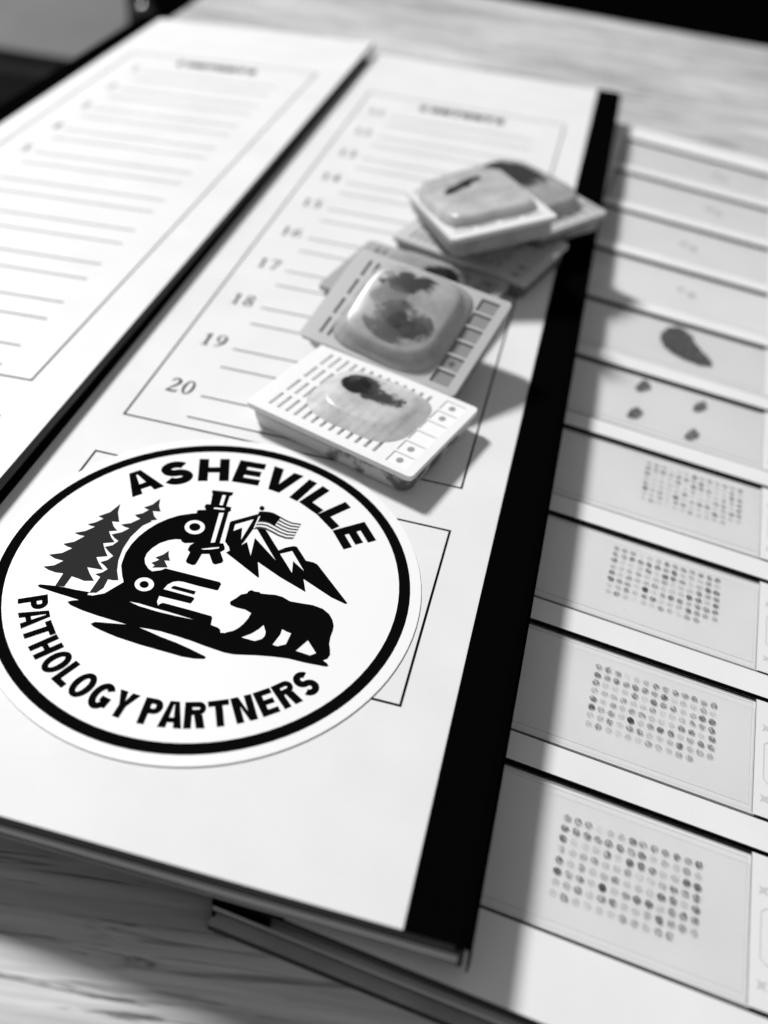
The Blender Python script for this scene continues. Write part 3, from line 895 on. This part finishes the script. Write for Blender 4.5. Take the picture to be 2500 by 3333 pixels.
def fpt(i, v_):
    return (ft[i][0] * (1 - v_) + fb[i][0] * v_, ft[i][1] * (1 - v_) + fb[i][1] * v_)


for b_ in range(6):
    v0, v1 = (2 * b_) / 11.0, (2 * b_ + 1) / 11.0
    if b_ == 5:
        v1 = 1.0
    i0 = 3 if b_ < 3 else 0
    flat("stripe", [[[fpt(i, v0) for i in range(i0, 7)] + [fpt(i, v1) for i in range(6, i0 - 1, -1)]]], ZS + 0.05, flag, VINYLS)
flat("canton", [[ART["canton"]]], ZS + 0.07, flag, VINYLK)
flat("flag_pole", [[ART["pole"]], [ART["knob"]]], ZS + 0.06, flag, VINYLK)
flat("white_bar", [[ART["pole_strip"]]], ZS + 0.08, flag, VINYL)  # thin white strip printed between pole and flag

# ------------------------------------------------------------------ tissue cassettes with wax blocks
CW, CH, TH_ = 40.5, 28.5, 1.2


def plate_mesh(sunk, slot_cols):
    """perforated cassette plate with slots right through it and a row of sunk cells at the label end"""
    r = 1.1
    xs = {-CW / 2, CW / 2, -CW / 2 + r, CW / 2 - r, 13.3, 18.0}
    ys = {-CH / 2, CH / 2, -CH / 2 + r, CH / 2 - r}
    sl = []
    for c in slot_cols:
        x0 = -16.3 + 2.15 * c
        xs |= {x0, x0 + 0.8}
        for yc in (-9.3, -3.15, 3.15, 9.3):
            sl.append((x0, x0 + 0.8, yc - 2.45, yc + 2.45))
    for yc in (-9.3, -3.15, 3.15, 9.3):
        ys |= {yc - 2.45, yc + 2.45}
    ce = []
    for i in range(6):
        yc = -10.75 + 4.3 * i
        ce.append((13.3, 18.0, yc - 1.85, yc + 1.85))
        ys |= {yc - 1.85, yc + 1.85}
    xs, ys = sorted(xs), sorted(ys)
    nx, ny = len(xs) - 1, len(ys) - 1

    def top(i, j):
        if i < 0 or j < 0 or i >= nx or j >= ny:
            return -TH_
        mx, my = (xs[i] + xs[i + 1]) / 2, (ys[j] + ys[j + 1]) / 2
        for a, b, c, d in sl:
            if a < mx < b and c < my < d:
                return -TH_
        for a, b, c, d in ce:
            if a < mx < b and c < my < d:
                return -sunk
        return 0.0
    V, F, MI = [], [], []

    def quad(pts, m=0):
        k = len(V)
        V.extend(pts)
        F.append(tuple(range(k, k + len(pts))))
        MI.append(m)
    for i in range(nx):
        for j in range(ny):
            t = top(i, j)
            x0, x1, y0, y1 = xs[i], xs[i + 1], ys[j], ys[j + 1]
            corner = None
            if (x0 == -CW / 2 or x1 == CW / 2) and (y0 == -CH / 2 or y1 == CH / 2) and (x1 - x0) <= r + 1e-6 and (y1 - y0) <= r + 1e-6:
                sx = -1 if x0 == -CW / 2 else 1
                sy = -1 if y0 == -CH / 2 else 1
                ccx, ccy = (x1 if sx < 0 else x0), (y1 if sy < 0 else y0)
                rx, ry = (x1 - x0), (y1 - y0)
                ar = [(ccx + sx * rx * math.cos(q * math.pi / 12), ccy + sy * ry * math.sin(q * math.pi / 12)) for q in range(7)]
                quad([(ccx, ccy, t)] + [(a, b, t) for a, b in ar])
                for q in range(6):
                    (a, b), (c, d) = ar[q], ar[q + 1]
                    quad([(a, b, -TH_), (c, d, -TH_), (c, d, t), (a, b, t)])
                continue
            if t > -TH_ + 1e-6:
                quad([(x0, y0, t), (x1, y0, t), (x1, y1, t), (x0, y1, t)], 1 if t < -0.1 else 0)
            for (di, dj, e) in ((-1, 0, ((x0, y0), (x0, y1))), (1, 0, ((x1, y1), (x1, y0))), (0, -1, ((x1, y0), (x0, y0))), (0, 1, ((x0, y1), (x1, y1)))):
                tn = top(i + di, j + dj)
                if tn < t - 1e-6:
                    (a, b), (c, d) = e
                    quad([(a, b, tn), (c, d, tn), (c, d, t), (a, b, t)])
    me = mesh("plate", V, F, MI)
    bm = bmesh.new()
    bm.from_mesh(me)
    bmesh.ops.remove_doubles(bm, verts=bm.verts[:], dist=1e-7)
    bmesh.ops.recalc_face_normals(bm, faces=bm.faces[:])
    # keep tops facing up
    up = sum(f.normal.z * f.calc_area() for f in bm.faces)
    if up < 0:
        bmesh.ops.reverse_faces(bm, faces=bm.faces[:])
    bm.to_mesh(me)
    bm.free()
    return me


def sup(a, b, e, n):
    out = []
    for i in range(n):
        t = 2 * math.pi * i / n
        c, s = math.cos(t), math.sin(t)
        out.append((a * math.copysign(abs(c) ** (2 / e), c), b * math.copysign(abs(s) ** (2 / e), s)))
    return out


def loft(name, rings, cap_top=True, cap_bot=True):
    V, F = [], []
    n = len(rings[0])
    for r in rings:
        V += r
    for k in range(len(rings) - 1):
        for i in range(n):
            j = (i + 1) % n
            F.append((k * n + i, k * n + j, (k + 1) * n + j, (k + 1) * n + i))
    if cap_bot:
        F.append(tuple(reversed(range(n))))
    if cap_top:
        V.append((sum(q[0] for q in rings[-1]) / n, sum(q[1] for q in rings[-1]) / n, sum(q[2] for q in rings[-1]) / n))
        c = len(V) - 1
        b0 = (len(rings) - 1) * n
        for i in range(n):
            F.append((b0 + i, b0 + (i + 1) % n, c))
    return mesh(name, V, F)


def thin_plastic(name, v, through):
    """moulded plastic a millimetre thick: some of the lamp's light comes out underneath"""
    m = mat(name, v, rough=0.45, spec=0.35)
    nt = m.node_tree
    b = nt.nodes["Principled BSDF"]
    tl = nt.nodes.new("ShaderNodeBsdfTranslucent")
    tl.inputs[0].default_value = g3(min(.98, v * 1.1))
    mx = nt.nodes.new("ShaderNodeMixShader")
    mx.inputs[0].default_value = through
    nt.links.new(b.outputs[0], mx.inputs[1])
    nt.links.new(tl.outputs[0], mx.inputs[2])
    nt.links.new(mx.outputs[0], nt.nodes["Material Output"].inputs[0])
    return m


PROFS = {
    'low': [(1.0, -0.02), (0.985, .12), (0.95, .30), (0.86, .58), (0.76, .82), (0.68, .95), (0.60, 1.0), (0.3, 1.03)],
    'dome': [(1.0, -0.02), (0.97, .08), (0.90, .28), (0.82, .55), (0.74, .84), (0.71, .95), (0.68, 1.0), (0.60, 1.02), (0.3, 1.02)],
    'tall': [(1.0, -0.02), (0.985, .12), (0.955, .24), (0.90, .36), (0.855, .56), (0.825, .82), (0.795, .95), (0.74, 1.0), (0.4, 1.0)],
    'slab': [(1.0, -0.02), (0.99, .2), (0.965, .5), (0.93, .80), (0.905, .93), (0.87, 1.0), (0.4, 1.06)]}


def wax_z(prof, h, s):
    P = sorted(prof)
    if s <= P[0][0]:
        return P[0][1] * h
    for (a, z0), (b, z1) in zip(P, P[1:]):
        if s <= b:
            return (z0 + (z1 - z0) * (s - a) / (b - a)) * h
    return 0.0


def stained_body_mat(name, v, stain):
    m = mat(name, v, rough=0.35, spec=0.4, sss=0.4, sss_scale=0.003)
    nt = m.node_tree
    b = nt.nodes["Principled BSDF"]
    tc = nt.nodes.new("ShaderNodeTexCoord")
    n1 = nt.nodes.new("ShaderNodeTexNoise")
    n1.inputs["Scale"].default_value = 150
    n1.inputs["Detail"].default_value = 4
    nt.links.new(tc.outputs["Object"], n1.inputs["Vector"])
    r1 = nt.nodes.new("ShaderNodeMapRange")
    r1.interpolation_type = 'SMOOTHSTEP'
    r1.inputs["From Min"].default_value = 0.51
    r1.inputs["From Max"].default_value = 0.61
    r1.inputs["To Min"].default_value = v
    r1.inputs["To Max"].default_value = v * (1 - stain)
    nt.links.new(n1.outputs["Fac"], r1.inputs["Value"])
    nt.links.new(r1.outputs[0], b.inputs["Base Color"])
    tl = nt.nodes.new("ShaderNodeBsdfTranslucent")
    nt.links.new(r1.outputs[0], tl.inputs[0])
    mx = nt.nodes.new("ShaderNodeMixShader")
    mx.inputs[0].default_value = 0.45
    nt.links.new(b.outputs[0], mx.inputs[1])
    nt.links.new(tl.outputs[0], mx.inputs[2])
    nt.links.new(mx.outputs[0], nt.nodes["Material Output"].inputs[0])
    return m


def cassette(label, pose, seed, plate_v, wax_v, body_v, stain, wax, tissue, cell_v, slots=range(13), pegs=(0, 1, 4, 5), sunk=0.4):
    rv, t = pose
    ang = Vector(rv).length
    rot = Matrix.Rotation(ang, 4, Vector(rv)) if ang > 1e-9 else Matrix.Identity(4)
    HB = 5.4
    c = empty("tissue_cassette", FOLDER @ Matrix.Translation(Vector(t) * MM) @ rot @ Matrix.Translation(Vector((0, 0, -HB)) * MM), label, "tissue cassette", "wax tissue cassettes piled on the folder")
    rnd = random.Random(seed)
    PM = thin_plastic("cassette_plastic_%d" % seed, plate_v, 0.13)
    CM = mat("cassette_cell_%d" % seed, cell_v, rough=0.5, spec=0.3)
    pl = put("plate", plate_mesh(sunk, list(slots)), c, (PM, CM))
    pl.location = (0, 0, HB * MM)
    HOLE = mat("peg_hole_%d" % seed, cell_v * 0.35, rough=0.6)
    for i in pegs:
        o = flat("peg_hole", [[arc(15.6, -10.75 + 4.3 * i, 0.75, 0.85, 0, 360, 14)[:-1]]], -sunk + 0.03, pl, HOLE)
    # body: wax filled basket under the plate, slightly slumped sides
    rings = []
    N = 72
    for zz, ax, ay in ((0.0, 19.0, 13.2), (0.25, 19.4, 13.55), (1.4, 19.6, 13.75), (2.8, 19.85, 13.95), (HB - TH_, 20.05, 14.08)):
        rr = []
        for (x, y) in sup(ax, ay, 13, N):
            q = noise.noise(Vector((x * .22 + seed * 9, y * .22, zz * .45)))
            q2 = noise.noise(Vector((x * .7 + seed * 5, y * .7, zz * .9)))
            k = 1 + 0.022 * q + 0.008 * q2 if zz < HB - TH_ - .1 else 1
            rr.append((x * k, y * k, zz))
        rings.append(rr)
    put("body", loft("body", rings), c, (stained_body_mat("cassette_body_%d" % seed, body_v, stain),), smooth=True)
    # wax block
    wx, wy, wa, wb, we, wh, wp = wax
    prof = PROFS[wp]
    rings = []
    N = 80
    for s_, z_ in prof:
        rr = []
        for (x, y) in sup(wa * s_, wb * s_, we, N):
            q = noise.noise(Vector((x * .16 + seed * 3, y * .16, 1.3)))
            k = 1 + (0.045 * q if s_ > .5 else 0)
            dz = 0.05 * wh * noise.noise(Vector((x * .12, y * .12, seed))) if z_ > .5 else 0
            rr.append((wx + x * k, wy + y * k, HB + wh * z_ + dz))
        rings.append(rr)
    WM = mat("wax_%d" % seed, wax_v, rough=0.24, spec=0.5, sss=0.8, sss_scale=0.004, var=0.22, var_scale=150, bump=0.10, bump_scale=260)
    if WM.node_tree.nodes.get("see_through") is None:
        nt = WM.node_tree
        tr = nt.nodes.new("ShaderNodeBsdfTransparent")
        tr.inputs[0].default_value = g3(0.93)
        mx = nt.nodes.new("ShaderNodeMixShader")
        mx.name = "see_through"
        mx.inputs[0].default_value = 0.28
        nt.links.new(nt.nodes["Principled BSDF"].outputs[0], mx.inputs[1])
        nt.links.new(tr.outputs[0], mx.inputs[2])
        nt.links.new(mx.outputs[0], nt.nodes["Material Output"].inputs[0])
    wo = put("wax_block", loft("wax_block", rings, cap_bot=False), c, (WM,), smooth=True)
    # tissue in the wax
    for ti, (tx, ty, ta_, tb_, tr_, tv_, al_, thr_, sc_) in enumerate(tissue):
        V, F, E = [], [], []
        NR, NA = 12, 40
        for k in range(NR + 1):
            for i in range(NA):
                a = 2 * math.pi * i / NA
                x, y = ta_ * k / NR * math.cos(a), tb_ * k / NR * math.sin(a)
                X = tx + x * math.cos(tr_) - y * math.sin(tr_)
                Y = ty + x * math.sin(tr_) + y * math.cos(tr_)
                s_ = (abs((X - wx) / wa) ** we + abs((Y - wy) / wb) ** we) ** (1 / we)
                z = HB + wax_z(prof, wh, s_)
                z += 0.05 * wh * noise.noise(Vector(((X - wx) * .12, (Y - wy) * .12, seed))) if s_ < .9 else 0
                V.append((X, Y, z + 0.07))
                E.append(0.50 * (1 - (k / NR) ** 1.6))
        for k in range(NR):
            for i in range(NA):
                j = (i + 1) % NA
                F.append((k * NA + i, k * NA + j, (k + 1) * NA + j, (k + 1) * NA + i) if k else (i, (NA + j), (NA + i)))
        me = mesh("tissue", V, F)
        at = me.attributes.new("edge", 'FLOAT', 'POINT')
        for i, e in enumerate(E):
            at.data[i].value = e
        bm = bmesh.new()
        bm.from_mesh(me)
        bmesh.ops.recalc_face_normals(bm, faces=bm.faces[:])
        bm.to_mesh(me)
        bm.free()
        put("tissue", me, wo, (soft_tissue_mat("wax_tissue_%d_%d" % (seed, ti), tv_, al_, seed + ti * 3.3, thr_, sc_),), smooth=True)
    return c


cassette("bright white cassette with slotted plate nearest the round sticker", ((-0.012, -0.004, -0.318), (44.1, 102.3, 5.45)), 1, 0.97, 0.74, 0.97, 0.75,
         (1.0, 0.8, 12.4, 10.3, 3.2, 2.2, 'dome'),
         [(0.6, 3.0, 8.0, 3.8, -0.08, 0.03, 0.85, .20, 230), (-3.0, 2.7, 4.2, 3.2, 0, 0.003, 1.0, .14, 300)], 0.88, sunk=0.2)
cassette("grey cassette with tall glossy wax block leaning up behind the white one", ((0.38, -0.05, -0.29), (46.15, 130.3, 10.75)), 2, 0.55, 0.50, 0.6, 0.3,
         (-0.6, 0.3, 13.7, 13.6, 4.2, 3.2, 'tall'),
         [(0.5, -3.6, 9.0, 6.0, -0.1, 0.05, 0.75, .17, 170), (3.2, -4.0, 5.4, 3.6, -0.2, 0.003, 1.0, .17, 260), (-2.5, 7.2, 8.0, 3.0, 0.12, 0.003, 1.0, .17, 260), (-4.0, 3.0, 6.0, 5.0, .5, 0.18, .45, .26, 130)], 0.24, slots=range(4), pegs=(1,))
cassette("cassette lying flat, half hidden under the leaning grey one", ((0, 0, -0.22), (43.5, 155.8, 5.42)), 6, 0.45, 0.46, 0.30, 0.3,
         (-1.0, 0.8, 13.2, 11.6, 3.2, 3.6, 'low'),
         [(6.0, 2.6, 6.0, 4.0, 0.1, 0.006, .95, .14, 150)], 0.3, slots=range(13), pegs=(5,))
cassette("shaded cassette lying flat directly under the topmost one", ((0, 0, -0.312), (55.4, 186.0, 5.42)), 5, 0.66, 0.45, 0.45, 0.3,
         (-2.0, 1.5, 11.0, 8.5, 3.2, 2.6, 'low'),
         [(0, 0, 3, 2, 0, 0.05, .7, .3, 200)], 0.52, slots=range(13), pegs=(0, 1))
cassette("grey cassette farthest back, its corner jutting over the black tape", ((0, 0.03, -0.63), (62.9, 209.0, 10.2)), 4, 0.60, 0.50, 0.45, 0.3,
         (-1.0, 0.0, 15.5, 13.0, 3.6, 3.0, 'slab'),
         [(-6.0, 2.0, 10.0, 7.0, 0.2, 0.03, .8, .10, 110)], 0.5, slots=range(5), pegs=())
cassette("pale cassette with rounded wax block on top of the pile", ((-0.235, -0.09, 2.085), (52.65, 186.8, 15.3)), 3, 0.80, 0.58, 0.62, 0.15,
         (2.4, 0.0, 17.0, 13.2, 5.0, 2.6, 'slab'),
         [(7.0, 1.5, 7.6, 2.4, -1.0, 0.01, .95, .14, 220)], 0.65, slots=range(2), pegs=())

# ------------------------------------------------------------------ done
